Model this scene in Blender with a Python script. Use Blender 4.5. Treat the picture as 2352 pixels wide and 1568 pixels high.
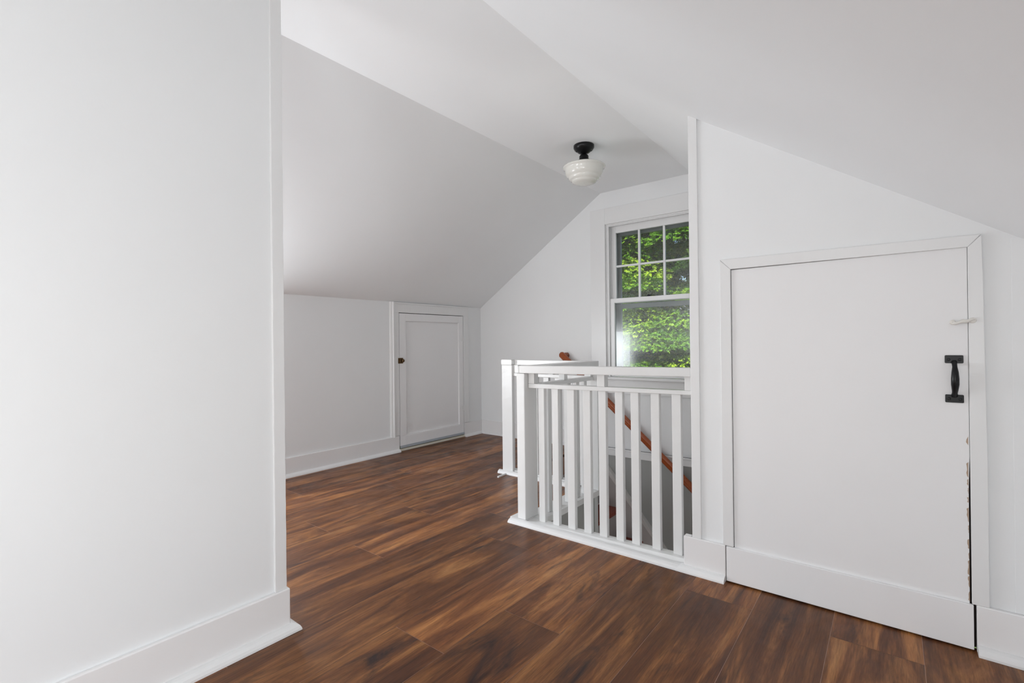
import bpy, bmesh, math, random
import numpy as np
from mathutils import Matrix, Vector

for _o in list(bpy.data.objects):
    bpy.data.objects.remove(_o, do_unlink=True)
SC = bpy.context.scene
COL = SC.collection

# ---------------------------------------------------------------- camera
F_PX, W_PX = 1104.186, 2352.0
YAW, PITCH, ROLL = math.radians(38.278), math.radians(0.119), math.radians(-0.629)
_f = Vector((math.cos(YAW) * math.cos(PITCH), math.sin(YAW) * math.cos(PITCH), math.sin(PITCH)))
_r = _f.cross(Vector((0, 0, 1))).normalized()
_u = _r.cross(_f)
_c, _s = math.cos(ROLL), math.sin(ROLL)
R_ = _c * _r + _s * _u
U_ = -_s * _r + _c * _u
cam_data = bpy.data.cameras.new('camera')
cam_data.sensor_width = 36.0
cam_data.lens = F_PX / W_PX * 36.0
cam_data.clip_start = 0.02
cam_data.clip_end = 300
cam = bpy.data.objects.new('camera', cam_data)
COL.objects.link(cam)
M = Matrix(((R_.x, U_.x, -_f.x, 0), (R_.y, U_.y, -_f.y, 0), (R_.z, U_.z, -_f.z, 1.0), (0, 0, 0, 1)))
cam.matrix_world = M
SC.camera = cam

# ---------------------------------------------------------------- view, sky, sun
SC.view_settings.view_transform = 'Standard'
SC.view_settings.look = 'None'
SC.view_settings.gamma = 1.0
SC.view_settings.use_curve_mapping = False
SC.view_settings.exposure = -0.05

world = bpy.data.worlds.new('sky')
SC.world = world
world.use_nodes = True
wn = world.node_tree.nodes
wl = world.node_tree.links
bg = wn['Background']
sky = wn.new('ShaderNodeTexSky')
sky.sky_type = 'NISHITA'
sky.sun_disc = False
sky.sun_elevation = math.radians(50)
sky.sun_rotation = math.radians(-90)
wl.new(sky.outputs['Color'], bg.inputs['Color'])
bg.inputs['Strength'].default_value = 0.16

sun_l = bpy.data.lights.new('sun', 'SUN')
sun_l.energy = 10.0
sun_l.color = (1.0, 0.95, 0.84)
sun_l.angle = math.radians(0.6)
sun = bpy.data.objects.new('sun', sun_l)
COL.objects.link(sun)
sun.rotation_euler = Vector((0.66, 0.0, -0.75)).to_track_quat('-Z', 'Y').to_euler()


def area(name, loc, direction, sx, sy, power, color):
    l = bpy.data.lights.new(name, 'AREA')
    l.shape = 'RECTANGLE'
    l.size, l.size_y = sx, sy
    l.energy = power
    l.color = color
    o = bpy.data.objects.new(name, l)
    COL.objects.link(o)
    o.location = loc
    d = Vector(direction).normalized()
    x = Vector((1, 0, 0))
    x = (x - d * x.dot(d)).normalized() if abs(d.x) < 0.9 else Vector((0, 1, 0))
    z = -d
    y = z.cross(x)
    o.matrix_world = Matrix(((x.x, y.x, z.x, loc[0]), (x.y, y.y, z.y, loc[1]), (x.z, y.z, z.z, loc[2]), (0, 0, 0, 1)))
    return o


# far eave lamp is inferred from window reflections; the other lamps are added fill
area('eave_window_daylight', (0.80, 3.585, 0.85), (0, -1, 0.0), 1.18, 0.62, 39.0, (0.90, 0.95, 1.0))
area('near_eave_fill', (-0.80, -0.30, 0.80), (0, 1, 0), 0.94, 0.60, 24.5, (0.91, 0.965, 1.0))  # unseen window assumed, fill for the left wall and slope
area('stairwell_fill', (3.1, 1.25, -2.35), (0, 0, 1), 1.2, 0.8, 36.0, (1.0, 0.985, 0.96))  # fill added under the stairwell to lift ceiling and slopes
area('gable_fill', (-2.36, 0.32, 0.98), (1, 0, 0), 0.82, 0.90, 22.5, (0.96, 0.985, 1.0))  # unseen end-wall window assumed, fill to even out the ceilings
area('hall_fill', (-2.36, 2.65, 1.05), (1, 0, 0), 0.92, 1.12, 38.0, (0.93, 0.965, 1.0))  # unseen hall window assumed, fill for the far zone

# ---------------------------------------------------------------- materials
MATS = {}


def new_mat(name):
    m = bpy.data.materials.new(name)
    m.use_nodes = True
    nt = m.node_tree
    return m, nt, nt.nodes, nt.links, nt.nodes['Principled BSDF']


def paint(name, col, rough=0.5, bump=0.15, scale=60.0, mottled=0.02, brush=None, spec=0.5):
    m, nt, n, l, b = new_mat(name)
    tc = n.new('ShaderNodeTexCoord')
    mp = n.new('ShaderNodeMapping')
    l.new(tc.outputs['Object'], mp.inputs['Vector'])
    if brush:
        mp.inputs['Scale'].default_value = brush
    no = n.new('ShaderNodeTexNoise')
    no.inputs['Scale'].default_value = scale
    no.inputs['Detail'].default_value = 4
    l.new(mp.outputs['Vector'], no.inputs['Vector'])
    n2 = n.new('ShaderNodeTexNoise')
    n2.inputs['Scale'].default_value = 2.3
    n2.inputs['Detail'].default_value = 3
    l.new(tc.outputs['Object'], n2.inputs['Vector'])
    mx = n.new('ShaderNodeMix')
    mx.data_type = 'RGBA'
    mx.inputs['A'].default_value = (*[c * (1 - mottled) for c in col], 1)
    mx.inputs['B'].default_value = (*[min(1, c * (1 + mottled)) for c in col], 1)
    l.new(n2.outputs['Fac'], mx.inputs['Factor'])
    l.new(mx.outputs['Result'], b.inputs['Base Color'])
    b.inputs['Roughness'].default_value = rough
    b.inputs['Specular IOR Level'].default_value = spec
    bp = n.new('ShaderNodeBump')
    bp.inputs['Strength'].default_value = bump
    bp.inputs['Distance'].default_value = 0.002
    l.new(no.outputs['Fac'], bp.inputs['Height'])
    l.new(bp.outputs['Normal'], b.inputs['Normal'])
    return m


WALL = paint('wall_paint', (0.842, 0.845, 0.845), 0.6, 0.10, 90)
CEIL = paint('ceiling_paint', (0.91, 0.92, 0.925), 0.75, 0.05, 90)
TRIM = paint('trim_paint', (0.81, 0.805, 0.80), 0.32, 0.25, 45, brush=(1, 1, 0.25))
BASE = paint('baseboard_paint', (0.85, 0.835, 0.83), 0.36, 0.2, 45, brush=(0.4, 0.4, 1))
RAILP = paint('railing_paint', (0.76, 0.755, 0.745), 0.28, 0.45, 50, brush=(1, 1, 0.3))
DOORP = paint('door_paint', (0.85, 0.84, 0.84), 0.5, 0.10, 70)
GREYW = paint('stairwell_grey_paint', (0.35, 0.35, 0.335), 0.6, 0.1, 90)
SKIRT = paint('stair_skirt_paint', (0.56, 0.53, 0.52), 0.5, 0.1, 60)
BLACK = paint('black_metal', (0.007, 0.007, 0.008), 0.30, 0.05, 80, mottled=0.1, spec=0.28)
SHADE = paint('milk_glass', (0.77, 0.76, 0.71), 0.12, 0.0, 5, mottled=0.01, spec=0.5)
BRASS = paint('old_brass', (0.16, 0.10, 0.05), 0.3, 0.1, 80, mottled=0.4)
BRASS.node_tree.nodes['Principled BSDF'].inputs['Metallic'].default_value = 0.9
DARK = paint('gap_shade', (0.03, 0.018, 0.016), 0.9, 0.0, 5)  # dark colour standing in for shade behind the hatch door
ALU = paint('storm_frame_grey', (0.11, 0.12, 0.125), 0.4, 0.05, 60, mottled=0.15)
WEATHER = paint('weather_strip_grey', (0.42, 0.46, 0.50), 0.35, 0.05, 60)
RAWWOOD = paint('bare_wood', (0.45, 0.33, 0.24), 0.7, 0.2, 60, mottled=0.2)
CREAM = paint('threshold_cream', (0.72, 0.68, 0.58), 0.45, 0.1, 60)
GROUND = paint('lawn', (0.06, 0.10, 0.03), 0.9, 0.3, 8, mottled=0.3)
ROOFM = paint('outer_shell', (0.4, 0.38, 0.36), 0.8, 0.1, 20)


def wood_floor():
    m, nt, n, l, b = new_mat('vinyl_plank')
    tc = n.new('ShaderNodeTexCoord')
    at = n.new('ShaderNodeAttribute')
    at.attribute_name = 'plank'
    sp = n.new('ShaderNodeSeparateColor')
    l.new(at.outputs['Color'], sp.inputs['Color'])

    def coords(sx, sy, off):
        mp = n.new('ShaderNodeMapping')
        mp.inputs['Scale'].default_value = (sx, sy, 1)
        l.new(tc.outputs['Object'], mp.inputs['Vector'])
        sc = n.new('ShaderNodeVectorMath')
        sc.operation = 'SCALE'
        sc.inputs['Scale'].default_value = off
        l.new(at.outputs['Color'], sc.inputs[0])
        ad = n.new('ShaderNodeVectorMath')
        ad.operation = 'ADD'
        l.new(mp.outputs['Vector'], ad.inputs[0])
        l.new(sc.outputs['Vector'], ad.inputs[1])
        return ad.outputs['Vector']

    def noise(vec, scale, detail, dist=0.0, rough=0.55):
        no = n.new('ShaderNodeTexNoise')
        no.inputs['Scale'].default_value = scale
        no.inputs['Detail'].default_value = detail
        no.inputs['Distortion'].default_value = dist
        no.inputs['Roughness'].default_value = rough
        l.new(vec, no.inputs['Vector'])
        return no.outputs['Fac']

    def ramp(fac, stops):
        r = n.new('ShaderNodeValToRGB')
        el = r.color_ramp.elements
        while len(el) < len(stops):
            el.new(0.5)
        for e, (p, c) in zip(el, stops):
            e.position = p
            e.color = (*c, 1) if len(c) == 3 else c
        l.new(fac, r.inputs['Fac'])
        return r.outputs['Color']

    def mix(f, a, c, mode='MIX'):
        x = n.new('ShaderNodeMix')
        x.data_type = 'RGBA'
        x.blend_type = mode
        for sock, v in (('Factor', f), ('A', a), ('B', c)):
            if isinstance(v, (int, float)):
                x.inputs[sock].default_value = v
            elif isinstance(v, tuple):
                x.inputs[sock].default_value = (*v, 1)
            else:
                l.new(v, x.inputs[sock])
        return x.outputs['Result']

    broad = noise(coords(1.15, 9.5, 37.0), 1.0, 8, 1.0, 0.66)      # long colour bands
    col = ramp(broad, [(0.26, (0.050, 0.019, 0.011)), (0.40, (0.115, 0.040, 0.016)),
                       (0.50, (0.19, 0.070, 0.024)), (0.61, (0.34, 0.140, 0.045)), (0.76, (0.50, 0.24, 0.085))])
    blots = noise(coords(1.7, 9.0, 61.0), 1.0, 7, 1.0, 0.66)
    bl = ramp(blots, [(0.30, (0, 0, 0)), (0.45, (1, 1, 1))])
    col = mix(bl, (0.034, 0.017, 0.015), col)
    grain = noise(coords(14.0, 210.0, 91.0), 1.0, 6, 0.2, 0.7)
    gr = ramp(grain, [(0.30, (0.52, 0.50, 0.50)), (0.70, (1.35, 1.35, 1.35))])
    col = mix(0.75, col, gr, 'MULTIPLY')
    lines = noise(coords(2.0, 46.0, 13.0), 1.0, 6, 0.9, 0.65)
    ln = ramp(lines, [(0.36, (0.45, 0.42, 0.42)), (0.46, (1, 1, 1)), (0.62, (1.25, 1.2, 1.15))])
    col = mix(0.45, col, ln, 'MULTIPLY')
    hs = n.new('ShaderNodeMapRange')
    hs.inputs['To Min'].default_value = 0.72
    hs.inputs['To Max'].default_value = 1.22
    l.new(sp.outputs['Blue'], hs.inputs['Value'])
    vm = n.new('ShaderNodeVectorMath')
    vm.operation = 'SCALE'
    l.new(col, vm.inputs[0])
    l.new(hs.outputs['Result'], vm.inputs['Scale'])
    l.new(vm.outputs['Vector'], b.inputs['Base Color'])
    smear = noise(tc.outputs['Object'], 3.2, 5, 1.6, 0.6)          # wiped, slightly hazy patches
    rr = n.new('ShaderNodeMapRange')
    rr.inputs['From Min'].default_value = 0.3
    rr.inputs['From Max'].default_value = 0.7
    rr.inputs['To Min'].default_value = 0.30
    rr.inputs['To Max'].default_value = 0.50
    l.new(smear, rr.inputs['Value'])
    l.new(rr.outputs['Result'], b.inputs['Roughness'])
    b.inputs['Specular IOR Level'].default_value = 0.32
    bp = n.new('ShaderNodeBump')
    bp.inputs['Strength'].default_value = 0.12
    bp.inputs['Distance'].default_value = 0.001
    l.new(grain, bp.inputs['Height'])
    l.new(bp.outputs['Normal'], b.inputs['Normal'])
    return m


FLOOR = wood_floor()
SEAM = paint('plank_seam', (0.44, 0.27, 0.20), 0.5, 0.0, 5)


def cherry(name, a, c, rough):
    m, nt, n, l, b = new_mat(name)
    tc = n.new('ShaderNodeTexCoord')
    mp = n.new('ShaderNodeMapping')
    mp.inputs['Scale'].default_value = (3, 1.5, 30)
    l.new(tc.outputs['Object'], mp.inputs['Vector'])
    no = n.new('ShaderNodeTexNoise')
    no.inputs['Scale'].default_value = 4
    no.inputs['Detail'].default_value = 5
    l.new(mp.outputs['Vector'], no.inputs['Vector'])
    mx = n.new('ShaderNodeMix')
    mx.data_type = 'RGBA'
    mx.inputs['A'].default_value = (*a, 1)
    mx.inputs['B'].default_value = (*c, 1)
    l.new(no.outputs['Fac'], mx.inputs['Factor'])
    l.new(mx.outputs['Result'], b.inputs['Base Color'])
    b.inputs['Roughness'].default_value = rough
    return m


CHERRY = cherry('cherry_handrail', (0.20, 0.040, 0.012), (0.44, 0.105, 0.026), 0.25)
TREAD = cherry('cherry_tread', (0.16, 0.022, 0.010), (0.30, 0.045, 0.018), 0.3)


def glass():
    m, nt, n, l, b = new_mat('window_glass')
    n.remove(b)
    out = n['Material Output']
    tr = n.new('ShaderNodeBsdfTransparent')
    tr.inputs['Color'].default_value = (0.96, 0.98, 0.97, 1)
    fr = n.new('ShaderNodeFresnel')
    fr.inputs['IOR'].default_value = 1.5
    last = tr.outputs[0]
    for rough, k in ((0.008, 0.16), (0.17, 1.25)):      # clear reflection, plus the film of dust that scatters it
        gl = n.new('ShaderNodeBsdfGlossy')
        gl.inputs['Roughness'].default_value = rough
        mu = n.new('ShaderNodeMath')
        mu.operation = 'MULTIPLY'
        mu.inputs[1].default_value = k
        l.new(fr.outputs['Fac'], mu.inputs[0])
        mx = n.new('ShaderNodeMixShader')
        l.new(mu.outputs[0], mx.inputs['Fac'])
        l.new(last, mx.inputs[1])
        l.new(gl.outputs[0], mx.inputs[2])
        last = mx.outputs[0]
    l.new(last, out.inputs['Surface'])
    return m


GLASS = glass()


def leaf_mat():
    m, nt, n, l, b = new_mat('leaf_green')
    out = n['Material Output']
    at = n.new('ShaderNodeAttribute')
    at.attribute_name = 'tone'
    rp = n.new('ShaderNodeValToRGB')
    el = rp.color_ramp.elements
    el.new(0.5)
    for e, (p, c) in zip(el, [(0.0, (0.045, 0.15, 0.010)), (0.5, (0.16, 0.36, 0.015)), (1.0, (0.40, 0.56, 0.04))]):
        e.position = p
        e.color = (*c, 1)
    l.new(at.outputs['Fac'], rp.inputs['Fac'])
    l.new(rp.outputs['Color'], b.inputs['Base Color'])
    b.inputs['Roughness'].default_value = 0.55
    tl = n.new('ShaderNodeBsdfTranslucent')
    l.new(rp.outputs['Color'], tl.inputs['Color'])
    mx = n.new('ShaderNodeMixShader')
    mx.inputs['Fac'].default_value = 0.35
    l.new(b.outputs[0], mx.inputs[1])
    l.new(tl.outputs[0], mx.inputs[2])
    l.new(mx.outputs[0], out.inputs['Surface'])
    return m


LEAF = leaf_mat()
BARK = paint('bark', (0.10, 0.065, 0.045), 0.9, 0.6, 20, mottled=0.3)

# ---------------------------------------------------------------- helpers
rng = random.Random(7)


def vol(bm, lower, upper):
    """closed solid from two matching rings of points"""
    a = [bm.verts.new(p) for p in lower]
    b = [bm.verts.new(p) for p in upper]
    n = len(a)
    fs = [bm.faces.new(a[::-1]), bm.faces.new(b)]
    for i in range(n):
        j = (i + 1) % n
        fs.append(bm.faces.new((a[i], a[j], b[j], b[i])))
    return fs


def bx(bm, x0, x1, y0, y1, z0, z1):
    return vol(bm, [(x0, y0, z0), (x1, y0, z0), (x1, y1, z0), (x0, y1, z0)],
               [(x0, y0, z1), (x1, y0, z1), (x1, y1, z1), (x0, y1, z1)])


def prism_x(bm, pts, x0, x1):
    return vol(bm, [(x0, y, z) for y, z in pts], [(x1, y, z) for y, z in pts])


def prism_y(bm, pts, y0, y1):
    return vol(bm, [(x, y0, z) for x, z in pts], [(x, y1, z) for x, z in pts])


def prism_z(bm, pts, z0, z1):
    return vol(bm, [(x, y, z0) for x, y in pts], [(x, y, z1) for x, y in pts])


def lathe(bm, prof, seg=48, axis='z', c=(0, 0, 0)):
    rings = []
    for r, h in prof:
        ring = []
        for i in range(seg):
            t = 2 * math.pi * i / seg
            u, v = r * math.cos(t), r * math.sin(t)
            p = {'z': (c[0] + u, c[1] + v, c[2] + h), 'x': (c[0] + h, c[1] + u, c[2] + v), 'y': (c[0] + u, c[1] + h, c[2] + v)}[axis]
            ring.append(bm.verts.new(p))
        rings.append(ring)
    for a, b in zip(rings, rings[1:]):
        for i in range(seg):
            j = (i + 1) % seg
            f = bm.faces.new((a[i], a[j], b[j], b[i]))
            f.smooth = True
    bm.faces.new(rings[0][::-1])
    bm.faces.new(rings[-1])


def sweep(bm, path, prof, up=(0, 0, 1), scales=None):
    """sweep a closed profile (u sideways, v up) along a path of points"""
    pts = [Vector(p) for p in path]
    rings = []
    for i, p in enumerate(pts):
        t = (pts[min(i + 1, len(pts) - 1)] - pts[max(i - 1, 0)]).normalized()
        s = t.cross(Vector(up))
        if s.length < 1e-4:
            s = t.cross(Vector((1, 0, 0)))
        s.normalize()
        v = s.cross(t)
        k = scales[i] if scales else 1.0
        rings.append([bm.verts.new(p + s * a * k + v * b * k) for a, b in prof])
    m = len(prof)
    for a, b in zip(rings, rings[1:]):
        for i in range(m):
            j = (i + 1) % m
            f = bm.faces.new((a[i], a[j], b[j], b[i]))
            f.smooth = True
    bm.faces.new(rings[0][::-1])
    bm.faces.new(rings[-1])


def obj(name, bm, mats, parent=None, bevel=0.0, segs=2, smooth=False):
    bmesh.ops.recalc_face_normals(bm, faces=bm.faces[:])
    me = bpy.data.meshes.new(name)
    bm.to_mesh(me)
    bm.free()
    for m in (mats if isinstance(mats, (list, tuple)) else [mats]):
        me.materials.append(m)
    o = bpy.data.objects.new(name, me)
    COL.objects.link(o)
    if parent:
        o.parent = parent
        o.matrix_parent_inverse = parent.matrix_world.inverted()
    if bevel:
        md = o.modifiers.new('bevel', 'BEVEL')
        md.width = bevel
        md.segments = segs
        md.limit_method = 'ANGLE'
        md.angle_limit = math.radians(50)
        md.harden_normals = False
    return o


def B():
    return bmesh.new()


def struct(name, bm, mats, bevel=0.0, segs=2):
    o = obj(name, bm, mats, None, bevel, segs)
    o['kind'] = 'structure'
    return o


def thing(name, loc, label, cat, group=None):
    o = bpy.data.objects.new(name, None)
    o.empty_display_size = 0.05
    COL.objects.link(o)
    o.location = loc
    o.matrix_world = Matrix.Translation(Vector(loc))
    o['label'] = label
    o['category'] = cat
    if group:
        o['group'] = group
    return o


def strip(bm, axis, a0, a1, n, section, wob, seed):
    """board running along one axis whose edges wander a little, as old painted boards do"""
    r = random.Random(seed)
    k = len(section)
    drift = [0.0] * k
    rings = []
    for i in range(n + 1):
        t = a0 + (a1 - a0) * i / n
        ring = []
        for q, (u, v) in enumerate(section):
            drift[q] = 0.6 * drift[q] + r.uniform(-wob, wob)
            du = drift[q]
            if axis == 'z':
                ring.append(bm.verts.new((u + du, v + du * 0.4, t)))
            elif axis == 'y':
                ring.append(bm.verts.new((u + du * 0.4, t, v + du)))
            else:
                ring.append(bm.verts.new((t, u + du * 0.4, v + du)))
        rings.append(ring)
    for a, b in zip(rings, rings[1:]):
        for i in range(k):
            j = (i + 1) % k
            bm.faces.new((a[i], a[j], b[j], b[i]))
    bm.faces.new(rings[0][::-1])
    bm.faces.new(rings[-1])


# ---------------------------------------------------------------- main measures (metres, camera 1.0 m above floor)
XW = 4.00      # window wall face
XP = 2.12      # partition with the hatch, face towards the camera
YK = 3.60      # knee wall face on the far side
YKR = -0.322   # knee wall face on the near side
YC1, YC2, ZC = 2.098, 1.2675, 2.3677
YL = 1.68      # left partition face
XB = -2.40     # wall behind the camera
SL, SR = 0.6535, 0.674


def z_left(y):
    return ZC - SL * (y - YC1)


def z_right(y):
    return ZC - SR * (YC2 - y)


# ---------------------------------------------------------------- floor
def build_floor():
    rects = [(XB, 2.135, -0.45, 3.62), (2.135, 2.90, 1.60, 3.62), (2.90, 4.0, 2.30, 3.62)]
    w, y00 = 0.2425, 0.1725
    known = {0: [1.93], 1: [], 2: [1.945], 3: [], 4: [1.388], 5: [1.075], 6: [1.866], 7: [2.139], 8: [1.386],
             9: [1.908], 10: [1.40], 11: [2.68], 12: [2.118], 13: [1.638], 14: [2.46], 15: [1.2]}
    # row k spans y00 + (k-1)*w .. y00 + k*w
    joints = {0: 1.93, 1: 0.70, 2: 1.945, 3: 0.55, 4: 1.388, 5: 1.075, 6: 1.866, 7: 2.139, 8: 1.386, 9: 1.908,
              10: 1.40, 11: 2.12, 12: 2.46, 13: 1.638, 14: 2.46, 15: 1.2, -1: 0.9, -2: 1.5}
    joints[10] = 1.403
    joints[11] = 2.118
    joints[12] = 0.9
    joints[13] = 1.638
    joints[14] = 2.463
    L = 1.52
    bm = B()
    lay = bm.loops.layers.color.new('plank')
    g = 0.0008
    r = random.Random(23)
    for k in range(-2, 16):
        ya, yb = y00 + (k - 1) * w, y00 + k * w
        j0 = joints.get(k, 1.0)
        xs = [j0 + q * L for q in range(-4, 4)]
        for xa, xb in zip(xs, xs[1:]):
            colr = (r.random(), r.random(), r.random(), 1)
            for X0, X1, Y0, Y1 in rects:
                x0, x1 = max(xa + g, X0), min(xb - g, X1)
                y0, y1 = max(ya + g, Y0), min(yb - g, Y1)
                if x1 - x0 < 0.002 or y1 - y0 < 0.002:
                    continue
                f = bm.faces.new([bm.verts.new(p) for p in ((x0, y0, 0), (x1, y0, 0), (x1, y1, 0), (x0, y1, 0))])
                for lp in f.loops:
                    lp[lay] = colr
    for X0, X1, Y0, Y1 in rects:
        for f in bx(bm, X0, X1, Y0, Y1, -0.18, -0.0008):
            f.material_index = 1
    o = struct('floor', bm, [FLOOR, SEAM])
    return o


build_floor()

# ---------------------------------------------------------------- ceilings and roof shell
bm = B()
T = 0.12
bx(bm, XB, XW, YC2, YC1, ZC, ZC + T)
struct('ceiling', bm, CEIL)
bm = B()
prism_x(bm, [(YC1, ZC), (YK + 0.12, z_left(YK + 0.12)), (YK + 0.12, z_left(YK + 0.12) + T), (YC1, ZC + T)], XB, XW)
o = struct('ceiling_left_slope', bm, CEIL)
# near slope with the roof-window opening
bm = B()


def slope_piece(bm, x0, x1, ya, yb):
    prism_x(bm, [(ya, z_right(ya)), (yb, z_right(yb)), (yb, z_right(yb) + T), (ya, z_right(ya) + T)], x0, x1)


YE = YKR - 0.12
slope_piece(bm, XB, XW, YE, YC2)
struct('ceiling_right_slope', bm, CEIL)

# ---------------------------------------------------------------- walls
WB, WT_ = 0.66, 2.07        # window opening z
WYL, WYR = 2.05, 1.236      # window opening y
bm = B()
XO = XW + 0.16
prism_x(bm, [(WYL, 0.0), (YK + 0.12, 0.0), (YK + 0.12, z_left(YK + 0.12) + T), (YC1, ZC + T), (WYL, ZC + T)], XW, XO)
prism_x(bm, [(YKR, 0.0), (WYR, 0.0), (WYR, ZC + T - 0.02), (YC2 - 0.05, ZC + T - 0.05), (YKR, z_right(YKR) + T)], XW, XO)
bx(bm, XW, XO, WYR, WYL, WT_, ZC + T)
bx(bm, XW, XO, WYR, WYL, 0.0, WB)
struct('wall_window', bm, WALL)

bm = B()
zk = z_left(YK)
DX0, DX1, DZ1 = 2.852, 3.708, 1.290      # small door opening
bx(bm, XB, 0.15, YK, YK + 0.10, 0, z_left(YK) + 0.01)
bx(bm, 1.45, DX0, YK, YK + 0.10, 0, z_left(YK) + 0.01)
bx(bm, 0.15, 1.45, YK, YK + 0.10, 0, 0.50)
bx(bm, 0.15, 1.45, YK, YK + 0.10, 1.20, z_left(YK) + 0.01)
bx(bm, DX1, XW, YK, YK + 0.10, 0, z_left(YK) + 0.01)
bx(bm, DX0, DX1, YK, YK + 0.10, DZ1, z_left(YK) + 0.01)
bx(bm, DX0 - .05, DX1 + .05, YK + 0.10, YK + 0.13, 0, 1.31)
struct('wall_knee_far', bm, WALL)

bm = B()
for xa, xb, za, zb in ((XB, -1.3, 0, 9), (-0.3, XP, 0, 9), (-1.3, -0.3, 0, 0.47), (-1.3, -0.3, 1.13, 9)):
    bx(bm, xa, xb, YKR - 0.10, YKR, za, min(zb, z_right(YKR) + 0.01))
struct('wall_knee_near', bm, WALL)

bm = B()
for ya, yb, za, zb in ((YKR - 0.1, -0.10, -0.1, 1.5), (0.74, 2.18, -0.1, 2.5), (3.12, YK + 0.1, -0.1, 1.85), (-0.10, 0.74, -0.1, 0.52),
                       (-0.10, 0.74, 1.44, 2.0), (2.18, 3.12, -0.1, 0.48), (2.18, 3.12, 1.62, 2.45)):
    bx(bm, XB - 0.12, XB, ya, yb, za, zb)
struct('wall_back', bm, WALL)

# left partition
bm = B()
prism_x(bm, [(YL, 0), (YL + 0.11, 0), (YL + 0.11, ZC), (YL, ZC)], XB, 0.822)
struct('wall_left', bm, WALL, 0.002)

# partition with hatch door: opening y -0.192..0.518, z 0..1.292
HY0, HY1, HZ = -0.194, 0.517, 1.291
YE1 = 0.676
HW0, HW1 = -0.2055, 0.5465
bm = B()
XT = XP + 0.10
prism_x(bm, [(HW1, 0), (YE1, 0), (YE1, z_right(YE1)), (HW1, z_right(HW1))], XP, XT)
prism_x(bm, [(YKR, 0), (HW0, 0), (HW0, z_right(HW0)), (YKR, z_right(YKR))], XP, XT)
prism_x(bm, [(HW0, HZ), (HW1, HZ), (HW1, z_right(HW1)), (HW0, z_right(HW0))], XP, XT)
# return along the stairwell
prism_x(bm, [(0.576, -2.6), (YE1, -2.6), (YE1, z_right(YE1)), (0.576, z_right(0.576))], XT, XW)
struct('wall_right', bm, WALL)

# stairwell walls below the floor
bm = B()
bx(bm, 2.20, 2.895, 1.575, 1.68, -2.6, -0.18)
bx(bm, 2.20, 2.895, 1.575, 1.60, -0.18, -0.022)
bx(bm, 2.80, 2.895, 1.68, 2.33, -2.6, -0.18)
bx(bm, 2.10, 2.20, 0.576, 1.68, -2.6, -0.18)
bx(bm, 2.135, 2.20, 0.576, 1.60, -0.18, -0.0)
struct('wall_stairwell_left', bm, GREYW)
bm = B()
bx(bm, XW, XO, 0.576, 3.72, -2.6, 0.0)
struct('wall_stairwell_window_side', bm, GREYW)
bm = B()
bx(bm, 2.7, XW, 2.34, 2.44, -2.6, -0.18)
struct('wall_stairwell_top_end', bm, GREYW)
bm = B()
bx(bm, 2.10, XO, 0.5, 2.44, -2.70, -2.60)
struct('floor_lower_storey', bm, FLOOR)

# corner guard on the stairwell wall edge
bm = B()
bx(bm, 2.862, 2.897, 1.566, 1.575, -1.6, -0.03)
bx(bm, 2.895, 2.904, 1.566, 1.60, -1.6, -0.03)
struct('trim_7', bm, paint('corner_grey', (0.55, 0.56, 0.55), 0.5), 0.002)

# ---------------------------------------------------------------- trims and baseboards
bm = B()
strip(bm, 'z', 0.148, ZC, 90, [(0.7895, YL - 0.009), (0.7895, YL + 0.004), (0.829, YL + 0.004), (0.829, YL - 0.009)], 0.0007, 3)
strip(bm, 'z', 0.148, ZC, 90, [(0.821, YL + 0.004), (0.821, YL + 0.12), (0.829, YL + 0.12), (0.829, YL + 0.004)], 0.0005, 4)
struct('trim_1', bm, TRIM, 0.0015)

bm = B()
zt = z_right(0.66)
strip(bm, 'z', 0.150, z_right(0.684) - 0.002, 60, [(XP - 0.009, 0.6465), (XP - 0.009, 0.684), (XP + 0.11, 0.684), (XP + 0.11, 0.676), (XP + 0.003, 0.676), (XP + 0.003, 0.6465)], 0.0004, 5)
struct('trim_2', bm, TRIM, 0.0015)


# left partition baseboard, wrapping the wall end
bm = B()
prism_z(bm, [(XB, YL - 0.016), (0.838, YL - 0.016), (0.838, YL + 0.125), (0.826, YL + 0.125), (0.826, YL), (XB, YL)], 0.0, 0.148)
b1 = struct('baseboard_left', bm, BASE, 0.004, 3)
bm = B()
prof = [(0.0, 0.0)] + [(0.028 * math.cos(a), 0.026 * math.sin(a)) for a in [math.radians(d) for d in (0, 15, 35, 55, 75, 90)]]


def shoe_run(bm, pts):
    """quarter-round moulding whose back follows pts; outside is to the left of the direction of travel"""
    rings = []
    P = [Vector((p[0], p[1], 0)) for p in pts]
    for i, p in enumerate(P):
        d0 = (P[i] - P[i - 1]).normalized() if i > 0 else (P[1] - P[0]).normalized()
        d1 = (P[i + 1] - P[i]).normalized() if i < len(P) - 1 else d0
        n0, n1 = Vector((-d0.y, d0.x, 0)), Vector((-d1.y, d1.x, 0))
        nn = (n0 + n1)
        nn = nn / nn.dot(n0) if nn.length > 1e-5 else n0
        rings.append([bm.verts.new(p + nn * u + Vector((0, 0, v))) for u, v in prof])
    m = len(prof)
    for a, b in zip(rings, rings[1:]):
        for i in range(m):
            j = (i + 1) % m
            bm.faces.new((a[i], a[j], b[j], b[i]))
    bm.faces.new(rings[0][::-1])
    bm.faces.new(rings[-1])


YB = YL - 0.016
bm = B()
shoe_run(bm, [(XB, YB), (0.838, YB), (0.838, YL + 0.125)][::-1])
obj('shoe_moulding', bm, TRIM, b1)

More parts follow.
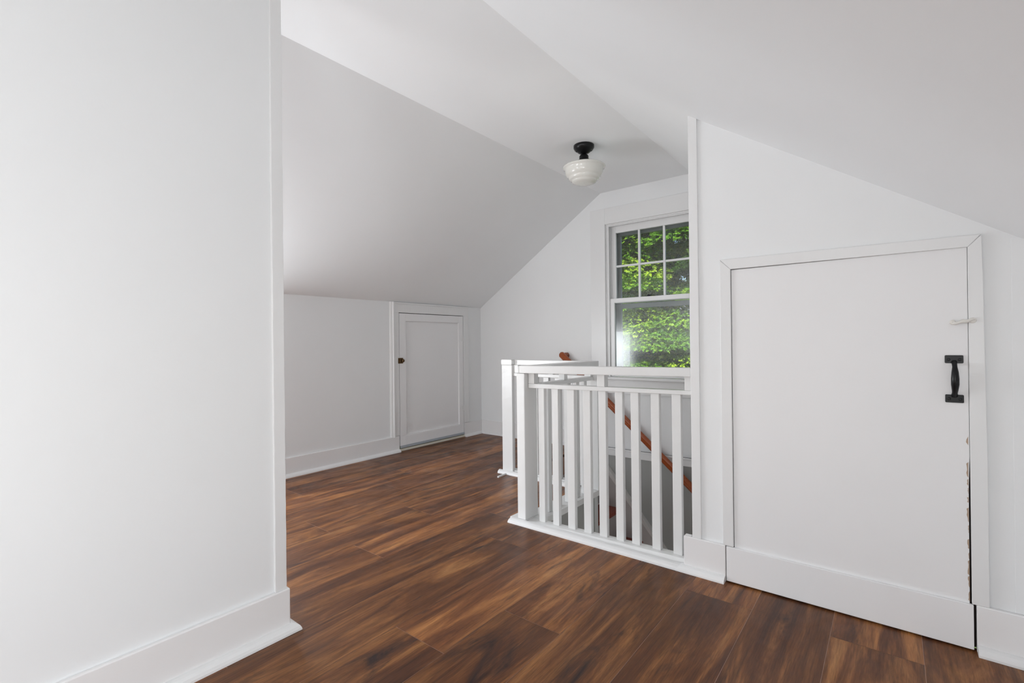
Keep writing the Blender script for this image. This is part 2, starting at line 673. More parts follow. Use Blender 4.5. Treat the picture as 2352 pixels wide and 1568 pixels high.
# knee wall baseboards (far side)
bm = B()
bx(bm, XB, 2.848, YK - 0.015, YK, 0, 0.146)
b2 = struct('baseboard_far', bm, BASE, 0.003)
bm = B()
shoe_run(bm, [(2.843, YK - 0.015), (XB, YK - 0.015)])
obj('shoe_moulding', bm, TRIM, b2)
bm = B()
bx(bm, 3.712, XW, YK - 0.015, YK, 0, 0.146)
b3 = struct('baseboard_far_corner', bm, BASE, 0.003)
bm = B()
shoe_run(bm, [(XW - 0.016, YK - 0.015), (3.715, YK - 0.015)])
obj('shoe_moulding', bm, TRIM, b3)
# window wall baseboard
bm = B()
bx(bm, XW - 0.015, XW, 2.33, YK - 0.015, 0, 0.147)
b4 = struct('baseboard_window', bm, BASE, 0.003)
bm = B()
shoe_run(bm, [(XW - 0.015, 2.33), (XW - 0.015, YK - 0.016)])
obj('shoe_moulding', bm, TRIM, b4)
# band at floor level across the stairwell
bm = B()
bx(bm, XW - 0.020, XW, 0.68, 2.33, -0.034, 0.036)
bx(bm, XW - 0.028, XW, 0.68, 2.33, 0.020, 0.036)
struct('trim_3', bm, TRIM, 0.003)

# hatch wall baseboards
XBF = XP - 0.015
bm = B()
bx(bm, XBF, XP, 0.548, 0.72, 0.0, 0.150)
bx(bm, XP, XP + 0.02, 0.69, 0.72, 0.0, 0.150)
b5 = struct('baseboard_right', bm, BASE, 0.003)
bm = B()
shoe_run(bm, [(XBF, 0.549), (XBF, 0.72), (XP, 0.72)])
obj('shoe_moulding', bm, TRIM, b5)
bm = B()
bx(bm, XBF, XP, YKR, -0.204, 0.0, 0.150)
b6 = struct('baseboard_right_corner', bm, BASE, 0.003)
bm = B()
shoe_run(bm, [(XBF, YKR), (XBF, -0.205)])
obj('shoe_moulding', bm, TRIM, b6)
bm = B()
bx(bm, XB, XBF, YKR, YKR + 0.012, 0.0, 0.150)
struct('baseboard_near', bm, BASE, 0.003)

# ---------------------------------------------------------------- small knee-wall door (door_1)
bm = B()
yd0, yd1 = YK - 0.012, YK + 0.02
px0, px1, pz0, pz1 = 2.934, 3.640, 0.142, 1.213
d0, d1, dz0, dz1 = 2.857, 3.703, 0.050, 1.284
bx(bm, d0, px0, yd0, yd1, dz0, dz1)
bx(bm, px1, d1, yd0, yd1, dz0, dz1)
bx(bm, px0, px1, yd0, yd1, pz1, dz1)
bx(bm, px0, px1, yd0, yd1, dz0, pz0)
bx(bm, px0, px1, YK + 0.004, yd1, pz0, pz1)
bx(bm, d0, d1, YK - 0.0135, yd0, dz0, 0.137)
door1 = struct('door_1', bm, DOORP, 0.002)
door1['label'] = 'small white panelled attic access door with brass latch in the knee wall'
bm = B()
bx(bm, d0, d1, YK - 0.020, YK - 0.0135, 0.030, 0.052)
for i in range(7):
    lathe(bm, [(0.003, 0), (0.003, -0.0025)], 10, 'y', (d0 + 0.06 + i * 0.122, YK - 0.020, 0.046))
obj('weather_strip', bm, WEATHER, door1)
# latch
bm = B()
lx, lz = 2.868, 0.842
bx(bm, lx - 0.006, lx + 0.028, yd0 - 0.004, yd0, lz - 0.026, lz + 0.026)
bx(bm, lx - 0.004, lx + 0.016, yd0 - 0.012, yd0 - 0.004, lz - 0.014, lz + 0.014)
lathe(bm, [(0.005, 0), (0.005, -0.010), (0.013, -0.014), (0.016, -0.020), (0.012, -0.027), (0.003, -0.029)], 20, 'y', (lx + 0.014, yd0 - 0.003, lz))
bx(bm, lx - 0.030, lx - 0.008, YK - 0.020, YK - 0.0155, lz - 0.026, lz + 0.026)
bx(bm, lx - 0.020, lx - 0.008, YK - 0.028, YK - 0.020, lz - 0.016, lz + 0.016)
h = obj('latch', bm, BRASS, door1, 0.0015)
h['label'] = 'dark aged brass cupboard latch'
for hz in (1.046, 0.305):
    bm = B()
    bx(bm, 3.672, 3.704, yd0 - 0.0025, yd0, hz - 0.028, hz + 0.028)
    bx(bm, 3.710, 3.742, YK - 0.018, YK - 0.0155, hz - 0.028, hz + 0.028)
    lathe(bm, [(0.0045, -0.030), (0.0045, 0.030)], 12, 'z', (3.7065, yd0 - 0.006, hz))
    for q in (-0.016, 0.016):
        lathe(bm, [(0.004, 0), (0.003, -0.0018)], 10, 'y', (3.688, yd0 - 0.0025, hz + q))
    obj('hinge', bm, TRIM, door1)
# threshold under the little door
bm = B()
bx(bm, 2.850, 3.712, YK - 0.016, YK + 0.02, 0.0, 0.022)
struct('trim_8', bm, CREAM, 0.003)

# casing of the small door
bm = B()
cy = YK - 0.0155
bx(bm, 2.795, 2.851, cy, YK, 0.150, 1.290)
bx(bm, 3.709, 3.785, cy, YK, 0.150, 1.290)
bx(bm, 2.795, 3.785, cy, YK, 1.290, 1.378)
# moulded back band up the left and along the top
prism_z(bm, [(2.753, YK), (2.753, YK - 0.008), (2.766, YK - 0.016), (2.775, YK - 0.0165), (2.783, YK - 0.026), (2.797, YK - 0.026), (2.797, YK)], 0.140, 1.386)
bx(bm, 2.797, 3.785, YK - 0.022, YK, 1.372, 1.385)
struct('trim_4', bm, TRIM, 0.0015)

# ---------------------------------------------------------------- hatch door (door_2)
bm = B()
xd = XP - 0.004
prism_x(bm, [(HY0 + 0.0045, 0.010), (HY1 - 0.0012, 0.010), (HY1 - 0.0012, HZ - 0.002), (HY0 + 0.0006, HZ - 0.0012), (HY0 + 0.0006, 0.62), (HY0 + 0.0034, 0.52), (HY0 + 0.0045, 0.15)], xd, XP + 0.02)
bx(bm, XBF, xd, -0.1975, 0.5445, 0.006, 0.148)
door2 = struct('door_2', bm, DOORP, 0.0018)
door2['label'] = 'large plain white eaves hatch door with black pull handle'
# dark sheet behind the door, standing in for the shade in its gaps
bm = B()
bx(bm, XP + 0.022, XP + 0.03, HW0, HW1, 0.0, HZ)
struct('gap_shade_sheet', bm, DARK)

# ragged bare edge where the paint tore
bm = B()
r = random.Random(11)
zz = 0.155
while zz < 0.62:
    hgt = r.uniform(0.015, 0.05)
    wd = r.uniform(0.001, 0.0045)
    n = 5
    pts = [(HY0 + 0.0045, zz)] + [(HY0 + 0.0045 + wd * r.uniform(0.5, 1.3), zz + hgt * (i + .5) / n) for i in range(n)] + [(HY0 + 0.0045, zz + hgt)]
    prism_x(bm, pts, xd - 0.0006, xd)
    zz += hgt * r.uniform(1.0, 1.8)
prism_x(bm, [(HY0 + 0.004, 0.655), (HY0 + 0.009, 0.664), (HY0 + 0.008, 0.672), (HY0 + 0.004, 0.682)], xd - 0.0006, xd)
c = obj('torn_paint_edge', bm, RAWWOOD, door2)
c['label'] = 'ragged bare wood where paint tore along the edge'

# casing of hatch
bm = B()
cx0 = XP - 0.013


def casing_piece(bm, pts, seed):
    prism_x(bm, pts, cx0, XP)


casing_piece(bm, [(HY1, 0.150), (0.558, 0.150), (0.558, 1.333), (HY1, HZ)], 1)
casing_piece(bm, [(HY0, 0.150), (-0.2345, 0.150), (-0.2345, 0.60), (-0.2315, 0.9), (-0.229, 1.18), (-0.2265, 1.325), (HY0, HZ - 0.002)], 2)
casing_piece(bm, [(HY1, HZ), (0.558, 1.334), (-0.2265, 1.326), (HY0, HZ - 0.002)], 3)
struct('trim_5', bm, TRIM, 0.0018)
# shallow corner board at the near knee wall
bm = B()
bx(bm, XP - 0.002, XP, YKR, -0.292, 0.150, z_right(-0.292) - 0.012)
struct('trim_6', bm, WALL, 0.0015)

# pull handle
hx = xd
bm = B()


def roundrect(cy_, cz_, w, h_, rad, n=5):
    pts = []
    for sx, sy, a0 in ((1, 1, 0), (-1, 1, 90), (-1, -1, 180), (1, -1, 270)):
        for i in range(n + 1):
            a = math.radians(a0 + 90 * i / n)
            pts.append((cy_ + sx * (w / 2 - rad) + rad * math.cos(a), cz_ + sy * (h_ / 2 - rad) + rad * math.sin(a)))
    return pts


yc = -0.159
for zc in (0.930, 0.802):
    prism_x(bm, roundrect(yc, zc, 0.045, 0.026, 0.003), hx - 0.004, hx)
zs = [0.921, 0.915, 0.905, 0.89, 0.87, 0.85, 0.83, 0.822, 0.811]
xs_ = [0.004, 0.014, 0.024, 0.030, 0.032, 0.031, 0.024, 0.014, 0.004]
rs = [0.0075, 0.0065, 0.0065, 0.0088, 0.0103, 0.0103, 0.0080, 0.0070, 0.0085]
circ = [(math.cos(2 * math.pi * i / 20), math.sin(2 * math.pi * i / 20)) for i in range(20)]
sweep(bm, [(hx - x, yc, z) for x, z in zip(xs_, zs)], circ, up=(0, 1, 0), scales=rs)
handle = obj('pull_handle', bm, BLACK, door2, 0.001)
handle['label'] = 'black iron pull handle'
for zc in (0.930, 0.802):
    for dy in (-0.0135, 0.0135):
        bm = B()
        lathe(bm, [(0.0045, 0), (0.0045, -0.0012), (0.003, -0.0022), (0.0006, -0.0012)], 16, 'x', (hx - 0.004, yc + dy, zc - (0.001)))
        obj('screw', bm, BLACK, handle)
# painted-over hook and eye
bm = B()
hk = [(-0.155, 1.0475), (-0.163, 1.0455), (-0.172, 1.0490), (-0.180, 1.0530), (-0.188, 1.0510), (-0.195, 1.0545), (-0.203, 1.0590), (-0.208, 1.0600)]
sweep(bm, [(cx0 - 0.006 - (0.001 if i in (3, 4) else 0), y, z) for i, (y, z) in enumerate(hk)], circ[::2], up=(1, 0, 0),
      scales=[0.0058, 0.0052, 0.0040, 0.0062, 0.0058, 0.0044, 0.0042, 0.003])
lathe(bm, [(0.0075, 0.010), (0.0075, 0.002), (0.0055, 0.0)], 16, 'x', (xd - 0.009, -0.1565, 1.0500))
lathe(bm, [(0.0095, 0.0), (0.0090, -0.0018), (0.006, -0.0024)], 18, 'x', (cx0, -0.2035, 1.0545))
hk_o = obj('hook_latch', bm, paint('cream_paint', (0.80, 0.77, 0.72), 0.4), door2)
hk_o['label'] = 'hook and eye thickly painted over in white'

# ---------------------------------------------------------------- window (window_1)
win = bpy.data.objects.new('window_1', None)
COL.objects.link(win)
win.location = (XW, (WYL + WYR) / 2, WB)
win.matrix_world = Matrix.Translation(win.location)
win['kind'] = 'structure'


def frame_y(bm, x0, x1, y0, y1, z0, z1, w, wt=None, wb=None):
    wt = w if wt is None else wt
    wb = w if wb is None else wb
    bx(bm, x0, x1, y0, y0 + w, z0, z1)
    bx(bm, x0, x1, y1 - w, y1, z0, z1)
    if wt:
        bx(bm, x0, x1, y0 + w, y1 - w, z1 - wt, z1)
    if wb:
        bx(bm, x0, x1, y0 + w, y1 - w, z0, z0 + wb)


bm = B()
CF = XW - 0.020
bx(bm, CF, XW, WYL - 0.002, 2.198, WB, WT_ + 0.144)
bx(bm, CF, XW, 1.088, WYR + 0.002, WB, WT_ + 0.144)
bx(bm, CF, XW, WYR + 0.002, WYL - 0.002, WT_ - 0.002, WT_ + 0.144)
obj('window_casing', bm, TRIM, win, 0.002)
bm = B()
bx(bm, XW - 0.055, XW + 0.03, 1.05, 2.235, WB - 0.004, WB + 0.020)
obj('window_stool', bm, TRIM, win, 0.006, 3)
bm = B()
bx(bm, XW - 0.018, XW, 1.088, 2.198, 0.530, WB - 0.004)
obj('apron', bm, TRIM, win, 0.002)
bm = B()
frame_y(bm, XW + 0.000, XW + 0.15, WYR, WYL, WB + 0.02, WT_, 0.012, 0.012, 0.0)
frame_y(bm, XW + 0.004, XW + 0.022, WYR + 0.012, WYL - 0.012, WB + 0.02, WT_ - 0.012, 0.016, 0.010, 0.0)
frame_y(bm, XW + 0.050, XW + 0.060, WYR + 0.012, WYL - 0.012, WB + 0.02, WT_ - 0.012, 0.012, 0.004, 0.0)
obj('jamb', bm, TRIM, win, 0.0015)
SY0, SY1 = WYR + 0.0125, WYL - 0.0125
# lower sash
bm = B()
frame_y(bm, XW + 0.023, XW + 0.050, SY0 + 0.003, SY1 - 0.003, WB + 0.021, 1.390, 0.054, 0.040, 0.065)
ls = obj('lower_sash', bm, TRIM, win, 0.0025, 2)
bm = B()
bx(bm, XW + 0.038, XW + 0.041, SY0 + 0.055, SY1 - 0.055, WB + 0.084, 1.352)
obj('glass_pane', bm, GLASS, ls)
# upper sash
bm = B()
frame_y(bm, XW + 0.062, XW + 0.090, SY0, SY1, 1.348, WT_ - 0.014, 0.058, 0.062, 0.040)
zc0, zc1 = 1.678, 1.696
for ym in (1.757, 1.530):
    bx(bm, XW + 0.066, XW + 0.088, ym - 0.009, ym + 0.009, 1.388, WT_ - 0.076)
for ya, yb in ((SY0 + 0.058, 1.521), (1.539, 1.748), (1.766, SY1 - 0.058)):
    bx(bm, XW + 0.067, XW + 0.0875, ya, yb, zc0, zc1)
us = obj('upper_sash', bm, TRIM, win, 0.0025, 2)
bm = B()
bx(bm, XW + 0.076, XW + 0.079, SY0 + 0.057, SY1 - 0.057, 1.387, WT_ - 0.075)
obj('glass_pane', bm, GLASS, us)
# sash lock
bm = B()
ly = 1.660
bx(bm, XW + 0.026, XW + 0.048, ly - 0.024, ly + 0.024, 1.390, 1.394)
lathe(bm, [(0.013, 0.0), (0.014, 0.006), (0.010, 0.012), (0.004, 0.014)], 20, 'z', (XW + 0.040, ly, 1.394))
bx(bm, XW + 0.030, XW + 0.038, ly - 0.030, ly + 0.012, 1.398, 1.404)
lk = obj('sash_lock', bm, BLACK, ls, 0.001)
lk['label'] = 'small black sash lock'
# storm window outside
bm = B()
frame_y(bm, XW + 0.112, XW + 0.140, SY0 - 0.0, SY1 + 0.0, WB + 0.021, WT_ - 0.013, 0.082, 0.088, 0.03)
bx(bm, XW + 0.118, XW + 0.132, SY0 + 0.05, SY1 - 0.05, 1.300, 1.345)
st = obj('storm_frame', bm, ALU, win, 0.002)
st['label'] = 'dark grey metal storm window frame outside the sashes'

# out of view: far eave window inferred from reflections, the others assumed for fill lamps
bm = B()
for x0, x1, z0, z1 in ((0.15, 0.19, 0.50, 1.20), (1.41, 1.45, 0.50, 1.20), (0.19, 1.41, 0.50, 0.53), (0.19, 1.41, 1.17, 1.20)):
    bx(bm, x0, x1, YK + 0.02, YK + 0.07, z0, z1)
struct('window_2', bm, TRIM)
bm = B()
frame_y(bm, XB - 0.10, XB - 0.045, -0.10, 0.74, 0.52, 1.44, 0.04)
struct('assumed_window_3', bm, TRIM)
bm = B()
for x0, x1, z0, z1 in ((-1.3, -1.26, 0.47, 1.13), (-0.34, -0.3, 0.47, 1.13), (-1.26, -0.34, 0.47, 0.50), (-1.26, -0.34, 1.10, 1.13)):
    bx(bm, x0, x1, YKR - 0.08, YKR - 0.03, z0, z1)
struct('assumed_window_5', bm, TRIM)
bm = B()
frame_y(bm, XB - 0.10, XB - 0.045, 2.18, 3.12, 0.48, 1.62, 0.04)
struct('assumed_window_4', bm, TRIM)

# ---------------------------------------------------------------- ceiling light
LX, LY = 2.952, 1.672
lt = thing('ceiling_light', (LX, LY, ZC), 'schoolhouse ceiling light with milk glass shade on a black mount, switched off', 'ceiling light')
bm = B()
lathe(bm, [(0.071, 0.0), (0.071, -0.018), (0.066, -0.024), (0.064, -0.030), (0.052, -0.035), (0.042, -0.047), (0.026, -0.056), (0.017, -0.058)], 56, 'z', (LX, LY, ZC))
cn = obj('canopy', bm, BLACK, lt)
for a in (120, 300):
    bm = B()
    lathe(bm, [(0.004, 0), (0.004, -0.006), (0.002, -0.008)], 12, 'z', (LX + 0.050 * math.cos(math.radians(a)), LY + 0.050 * math.sin(math.radians(a)), ZC - 0.034))
    obj('canopy_screw', bm, BLACK, cn)
bm = B()
lathe(bm, [(0.017, -0.056), (0.017, -0.064), (0.026, -0.067), (0.032, -0.075), (0.033, -0.100), (0.036, -0.104), (0.056, -0.110), (0.064, -0.121), (0.064, -0.127), (0.058, -0.127)], 56, 'z', (LX, LY, ZC))
obj('shade_holder', bm, BLACK, lt)
bm = B()
lathe(bm, [(0.050, -0.120), (0.064, -0.1282), (0.090, -0.134), (0.120, -0.140), (0.140, -0.146), (0.1475, -0.153), (0.1450, -0.159),
           (0.137, -0.163), (0.133, -0.171), (0.131, -0.188), (0.127, -0.204), (0.118, -0.216), (0.110, -0.221), (0.1085, -0.226), (0.106, -0.234), (0.098, -0.241),
           (0.088, -0.245), (0.0865, -0.249), (0.082, -0.256), (0.068, -0.262), (0.045, -0.267), (0.02, -0.2695), (0.004, -0.270)], 72, 'z', (LX, LY, ZC))
sh = obj('glass_shade', bm, SHADE, lt)
sh['label'] = 'stepped milk glass shade'

# ---------------------------------------------------------------- balustrades
def wobbly_post(bm, x0, x1, y0, y1, z0, z1, wob, seed, n=24):
    strip(bm, 'z', z0, z1, n, [(x0, y0), (x1, y0), (x1, y1), (x0, y1)], wob, seed)


fb = thing('stair_balustrade', (2.18, 1.15, 0.0), 'long white slatted balustrade along the front of the stairwell, ending at the hatch wall', 'balustrade', 'white stairwell balustrades')
y_r, y_l = 0.6865, 1.617


def zt_front(y, zl, zr):
    t = (1.62 - y) / (1.62 - 0.69)
    return zl + (zr - zl) * t


def tilt_bar(bm, x0, x1, ya, yb, lo, hi):
    """bar along y whose bottom and top heights change from ya to yb"""
    vol(bm, [(x0, ya, lo[0]), (x1, ya, lo[0]), (x1, ya, hi[0]), (x0, ya, hi[0])],
        [(x0, yb, lo[1]), (x1, yb, lo[1]), (x1, yb, hi[1]), (x0, yb, hi[1])])


bm = B()
tilt_bar(bm, 2.118, 2.172, 1.625, y_r, (0.829, 0.842), (0.871, 0.881))
obj('top_rail', bm, RAILP, fb, 0.003)
bm = B()
tilt_bar(bm, 2.153, 2.200, 1.5885, y_r, (0.7465, 0.759), (0.7705, 0.778))
obj('lower_rail', bm, RAILP, fb, 0.0025)
for ya, yb in ((1.5885, 1.549), (1.161, 1.120), (0.725, 0.6865)):
    bm = B()
    tilt_bar(bm, 2.155, 2.195, ya, yb, (zt_front(ya, .7708, .7783),) * 2, (zt_front(ya, .8290, .8418),) * 2)
    obj('spacer_block', bm, RAILP, fb, 0.0015)
bm = B()
wobbly_post(bm, 2.120, 2.240, 1.5905, 1.6455, 0.020, 0.828, 0.0007, 21)
obj('newel_post', bm, RAILP, fb, 0.004)
bm = B()
vol(bm, [(2.125, 1.5895, 0.0), (2.125, 0.722, 0.0), (2.198, 0.722, 0.0), (2.198, 1.5895, 0.0)],
    [(2.142, 1.5895, 0.0145), (2.142, 0.722, 0.034), (2.198, 0.722, 0.034), (2.198, 1.5895, 0.0145)])
vol(bm, [(2.1185, 1.70, 0.0), (2.1185, 1.5895, 0.0), (2.198, 1.5895, 0.0), (2.198, 1.70, 0.0)],
    [(2.1185, 1.70, 0.020), (2.1185, 1.5895, 0.020), (2.198, 1.5895, 0.020), (2.198, 1.70, 0.020)])
obj('sill', bm, RAILP, fb, 0.003)
bm = B()
prof_b = prof
prof = [(0.0, 0.0), (0.040, 0.0), (0.039, 0.008), (0.030, 0.015), (0.016, 0.020), (0.0, 0.021)]
shoe_run(bm, [(2.118, 0.735), (2.118, 1.686)])
prof = prof_b
obj('shoe_moulding', bm, TRIM, fb)
ballsL = [1.531, 1.441, 1.346, 1.250, 1.161, 1.070, 0.988, 0.887, 0.788]
ballsR = [1.492, 1.402, 1.303, 1.208, 1.120, 1.030, 0.948, 0.847, 0.747]
for i, (a, b) in enumerate(zip(ballsL, ballsR)):
    bm = B()
    zb = 0.0145 + 0.0195 * (1.59 - a) / (1.59 - 0.722)
    wobbly_post(bm, 2.166, 2.192, b, a, zb, zt_front(a, .7470, .7590), 0.0005, 40 + i)
    obj('baluster', bm, RAILP, fb, 0.002)

sb = thing('stair_balustrade', (2.55, 1.58, 0.0), 'short white slatted balustrade along the left side of the stairwell, behind the front one', 'balustrade', 'white stairwell balustrades')
bm = B()
prism_z(bm, [(2.174, 1.560), (2.925, 1.560), (2.925, 1.645), (2.120, 1.645), (2.120, 1.628), (2.174, 1.628)], 0.829, 0.869)
obj('top_rail', bm, RAILP, sb, 0.003)
bm = B()
bx(bm, 2.242, 2.838, 1.557, 1.602, 0.744, 0.768)
obj('lower_rail', bm, RAILP, sb, 0.0025)
for x0, x1 in ((2.485, 2.523), (2.810, 2.838)):
    bm = B()
    bx(bm, x0, x1, 1.560, 1.600, 0.7685, 0.8285)
    obj('spacer_block', bm, RAILP, sb, 0.0015)
for i, (x0, x1) in enumerate(((2.262, 2.292), (2.312, 2.345), (2.412, 2.449), (2.526, 2.563), (2.630, 2.667), (2.728, 2.763))):
    if i == 0:
        continue
    bm = B()
    wobbly_post(bm, x0, x1, 1.562, 1.592, 0.016, 0.7435, 0.0005, 60 + i)
    obj('baluster', bm, RAILP, sb, 0.002)
bm = B()
bx(bm, 2.199, 2.905, 1.532, 1.665, -0.021, 0.015)
bx(bm, 2.199, 2.245, 1.592, 1.644, 0.015, 0.0195)
obj('curb', bm, RAILP, sb, 0.003)
bm = B()
wobbly_post(bm, 2.840, 2.868, 1.526, 1.626, 0.0155, 0.8285, 0.0005, 71)
obj('end_post', bm, RAILP, sb, 0.003)

tb = thing('stair_balustrade', (2.89, 1.95, 0.0), 'white slatted balustrade nearest the window, with a capped end post on the left', 'balustrade', 'white stairwell balustrades')
bm = B()
wobbly_post(bm, 2.853, 2.886, 2.257, 2.357, 0.022, 0.829, 0.0007, 81)
obj('newel_post', bm, RAILP, tb, 0.004)
bm = B()
prism_x(bm, roundrect(2.3065, 0.850, 0.104, 0.042, 0.010), 2.849, 2.892)
obj('post_cap', bm, RAILP, tb, 0.003)
bm = B()
bx(bm, 2.926, 2.930, 1.56, 1.561, 0.85, 0.851)
bm.clear()
bx(bm, 2.893, 2.925, 1.6455, 2.352, 0.829, 0.868)
bx(bm, 2.886, 2.893, 1.6455, 2.2565, 0.829, 0.868)
obj('top_rail', bm, RAILP, tb, 0.003)
bm = B()
bx(bm, 2.872, 2.915, 1.628, 2.2565, 0.745, 0.768)
obj('lower_rail', bm, RAILP, tb, 0.0025)
for ya, yb in ((1.901, 1.938), (2.215, 2.2565)):
    bm = B()
    bx(bm, 2.875, 2.912, ya, yb, 0.7685, 0.8285)
    obj('spacer_block', bm, RAILP, tb, 0.0015)
for i, ya in enumerate((2.138, 2.041, 1.942, 1.843, 1.745, 1.655)):
    bm = B()
    wobbly_post(bm, 2.878, 2.906, ya, ya + 0.044, 0.030, 0.7445, 0.0005, 90 + i)
    obj('baluster', bm, RAILP, tb, 0.002)
bm = B()
bx(bm, 2.870, 2.935, 1.6655, 2.357, 0.0, 0.030)
bx(bm, 2.853, 2.8695, 2.256, 2.357, 0.0, 0.0215)
obj('sill', bm, RAILP, tb, 0.003)
bm = B()
shoe_run(bm, [(2.8525, 1.668), (2.8525, 2.385)])
obj('shoe_moulding', bm, TRIM, tb)
# loose offcut at the foot of the post
bm = B()
bx(bm, -0.052, 0.052, -0.006, 0.006, 0, 0.011)
oc = obj('wood_offcut', bm, TRIM, None, 0.001)
oc.location = (2.775, 2.300, 0.0005)
oc.rotation_euler = (0, 0, math.radians(5))
oc['label'] = 'short white painted strip of wood lying on the floor at the post foot'
oc['category'] = 'offcut'

# ---------------------------------------------------------------- staircase
sc_ = thing('staircase', (3.4, 2.3, 0.0), 'cherry treads and white risers going down under the window', 'stairs')
Y0S, RUN, RISE = 2.318, 0.198, 0.243
bm = B()
bx(bm, 2.906, 3.960, Y0S - 0.022, 2.335, -0.024, -0.001)
obj('landing_nosing', bm, FLOOR, sc_, 0.004)
for k in range(1, 8):
    z = -RISE * k
    ynose = Y0S - RUN * k
    bm = B()
    bx(bm, 2.906, 3.960, ynose - 0.022, ynose + RUN - 0.003, z - 0.028, z)
    t = obj('tread', bm, TREAD, sc_, 0.006, 3)
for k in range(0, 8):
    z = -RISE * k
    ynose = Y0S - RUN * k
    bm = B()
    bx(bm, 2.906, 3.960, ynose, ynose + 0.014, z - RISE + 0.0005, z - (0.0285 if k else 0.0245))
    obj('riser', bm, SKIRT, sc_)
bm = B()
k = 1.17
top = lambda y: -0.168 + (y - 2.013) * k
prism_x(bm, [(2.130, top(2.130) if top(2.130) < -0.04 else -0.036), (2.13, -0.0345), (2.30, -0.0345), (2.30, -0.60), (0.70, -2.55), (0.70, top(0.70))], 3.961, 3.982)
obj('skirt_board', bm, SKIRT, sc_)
bm = B()
prism_x(bm, [(2.125, -0.040), (0.70, top(0.70)), (0.70, top(0.70) - 0.048), (2.125, -0.088)], 3.952, 3.9605)
prism_x(bm, [(2.125, -0.036), (0.70, top(0.70) + 0.008), (0.70, top(0.70) - 0.010), (2.125, -0.052)], 3.946, 3.9999)
obj('skirt_cap', bm, paint('skirt_cap_paint', (0.74, 0.72, 0.70), 0.35), sc_)

# handrail on the window wall
hr = thing('handrail', (3.93, 2.49, 0.9), 'reddish brown wooden handrail sloping down the wall below the window', 'handrail')
ph = []
for i in range(28):
    a = 2 * math.pi * i / 28
    u, v = 0.024 * math.cos(a), 0.031 * math.sin(a)
    if abs(math.sin(a) + 0.1) < 0.14:
        u *= 0.86
    ph.append((u, v))
bm = B()
hz = lambda y: 0.880 - (2.494 - y) * 0.872
sweep(bm, [(3.925, 2.506, hz(2.506)), (3.925, 2.4945, hz(2.4945)), (3.925, 2.40, hz(2.40)), (3.925, 1.5, hz(1.5)), (3.925, 0.70, hz(0.70))], ph, scales=[0.55, 1, 1, 1, 1])
obj('rail', bm, CHERRY, hr)
bm = B()
lathe(bm, [(0.026, 0.0), (0.027, 0.04), (0.028, 0.0749)], 28, 'x', (3.925, 2.478, hz(2.478) + 0.004))
obj('wall_return', bm, CHERRY, hr)
for yb in (2.05, 1.0):
    bm = B()
    sweep(bm, [(3.998, yb, hz(yb) - 0.075), (3.96, yb, hz(yb) - 0.078), (3.93, yb, hz(yb) - 0.06), (3.925, yb, hz(yb) - 0.036)], [(0.006 * a, 0.006 * b) for a, b in circ[::2]], up=(0, 1, 0))
    obj('bracket', bm, BRASS, hr)

# ---------------------------------------------------------------- outside: ground and trees
bm = B()
bx(bm, 4.6, 60, -30, 40, -5.2, -5.0)
g_ = struct('ground', bm, GROUND)


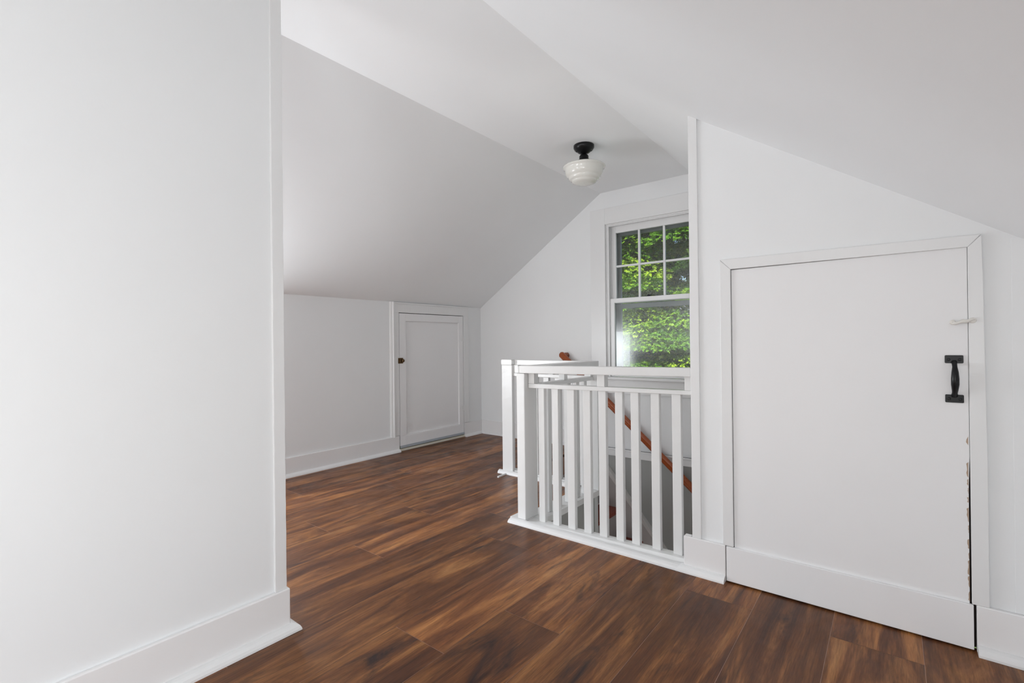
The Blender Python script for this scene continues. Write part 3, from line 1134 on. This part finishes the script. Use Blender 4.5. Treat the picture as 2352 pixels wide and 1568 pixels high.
def foliage(name, center, rad, height, nspray, seed, tone0, parent, dense=0.75):
    r = np.random.default_rng(seed)
    cx, cy, cz = center
    # spray centres: on lumpy shells
    lumps = 420
    lu = np.pi + r.normal(0, 0.95, lumps)
    lz = np.where(r.random(lumps) < dense, r.uniform(0.22, 0.74, lumps), r.uniform(0.0, 1.0, lumps))
    prof_r = rad * (1.0 - 0.62 * lz ** 2.2) * np.where(r.random(lumps) < 0.45, r.uniform(0.35, 0.75, lumps), r.uniform(0.78, 1.08, lumps))
    lc = np.stack([cx + prof_r * 0.80 * np.cos(lu), cy + prof_r * 0.80 * np.sin(lu), cz + lz * height], 1)
    lr = r.uniform(0.24, 0.46, lumps) * rad * 0.6
    which = r.integers(0, lumps, nspray)
    d = r.normal(size=(nspray, 3))
    d /= np.linalg.norm(d, axis=1)[:, None]
    d[:, 2] = np.abs(d[:, 2]) * 0.9 - 0.25
    rr = lr[which] * r.uniform(0.72, 1.06, nspray)
    P = lc[which] + d * rr[:, None] * np.array([1, 1, 0.62])
    out = P - np.array([cx, cy, 0])
    out[:, 2] = 0
    out /= np.linalg.norm(out, axis=1)[:, None] + 1e-6
    out = out * 0.7 + d * 0.6
    out[:, 2] -= 0.25
    out /= np.linalg.norm(out, axis=1)[:, None] + 1e-6
    side = np.cross(out, r.normal(size=(nspray, 3)) * 0.5 + np.array([0, 0, 1]))
    side /= np.linalg.norm(side, axis=1)[:, None] + 1e-6
    V, Fc, T = [], [], []
    K = 9
    base = 0
    tones = np.clip(tone0 + r.normal(0, 0.20, lumps)[which] + r.normal(0, 0.12, nspray), 0, 1)
    vs = np.empty((nspray, K, 4, 3))
    for q in range(K):
        t = q / (K - 1)
        sgn = 1 if q % 2 else -1
        ln = 0.056 * (1 - 0.45 * t) * r.uniform(0.7, 1.3, nspray)[:, None]
        root = P + out * (t * 0.13)
        dirv = out * (0.55 + 0.4 * t) + side * (sgn * (0.9 - 0.75 * t)) + r.normal(0, 0.22, (nspray, 3))
        dirv /= np.linalg.norm(dirv, axis=1)[:, None]
        wv = np.cross(dirv, r.normal(0, 0.45, (nspray, 3)) + np.cross(out, side))
        wv /= np.linalg.norm(wv, axis=1)[:, None] + 1e-6
        w = 0.0155
        vs[:, q, 0] = root
        vs[:, q, 1] = root + dirv * ln * 0.55 + wv * w
        vs[:, q, 2] = root + dirv * ln * 1.05 - np.array([0, 0, 0.006])
        vs[:, q, 3] = root + dirv * ln * 0.50 - wv * w
    vs = vs.reshape(-1, 3)
    n = nspray * K
    me = bpy.data.meshes.new(name)
    me.vertices.add(n * 4)
    me.vertices.foreach_set('co', vs.ravel())
    me.loops.add(n * 4)
    me.loops.foreach_set('vertex_index', np.arange(n * 4, dtype=np.int32))
    me.polygons.add(n)
    me.polygons.foreach_set('loop_start', np.arange(0, n * 4, 4, dtype=np.int32))
    me.update(calc_edges=True)
    at = me.attributes.new('tone', 'FLOAT', 'POINT')
    at.data.foreach_set('value', np.repeat(tones, K * 4).astype(np.float32))
    me.materials.append(LEAF)
    o = bpy.data.objects.new(name, me)
    COL.objects.link(o)
    o.parent = parent
    o.matrix_parent_inverse = parent.matrix_world.inverted()
    return o


def tree(loc, rad, height, nspray, seed, tone, label):
    t = thing('evergreen_tree', (loc[0], loc[1], -5.0), label, 'tree', 'trees outside the window')
    foliage('foliage', (loc[0], loc[1], -4.2), rad, height, nspray, seed, tone, t)
    bm = B()
    lathe(bm, [(0.26, 0), (0.18, 0.5), (0.14, 3), (0.10, height * 0.7), (0.03, height * 0.95)], 14, 'z', (loc[0], loc[1], -5.0))
    r = random.Random(seed)
    for i in range(26):
        z = 1.2 + (height - 2) * i / 26
        a = r.uniform(0, 6.28)
        ln = rad * (0.85 - 0.4 * i / 26)
        p0 = Vector((loc[0], loc[1], -5.0 + z))
        p1 = p0 + Vector((ln * math.cos(a), ln * math.sin(a), r.uniform(-0.1, 0.5)))
        sweep(bm, [p0, (p0 + p1) / 2 + Vector((0, 0, 0.08)), p1], circ[::4], scales=[0.04, 0.026, 0.008])
    obj('trunk', bm, BARK, t)
    return t


tree((11.9, 4.4, 0), 3.1, 12.5, 190000, 5, 0.60, 'bright green leafy tree filling the view through the window')
tree((18.6, 10.2, 0), 3.2, 13.0, 22000, 9, 0.45, 'green tree standing farther back, behind the left edge of the window view')
tree((19.0, 3.2, 0), 3.2, 13.0, 22000, 14, 0.40, 'green tree directly behind the bright tree outside the window')
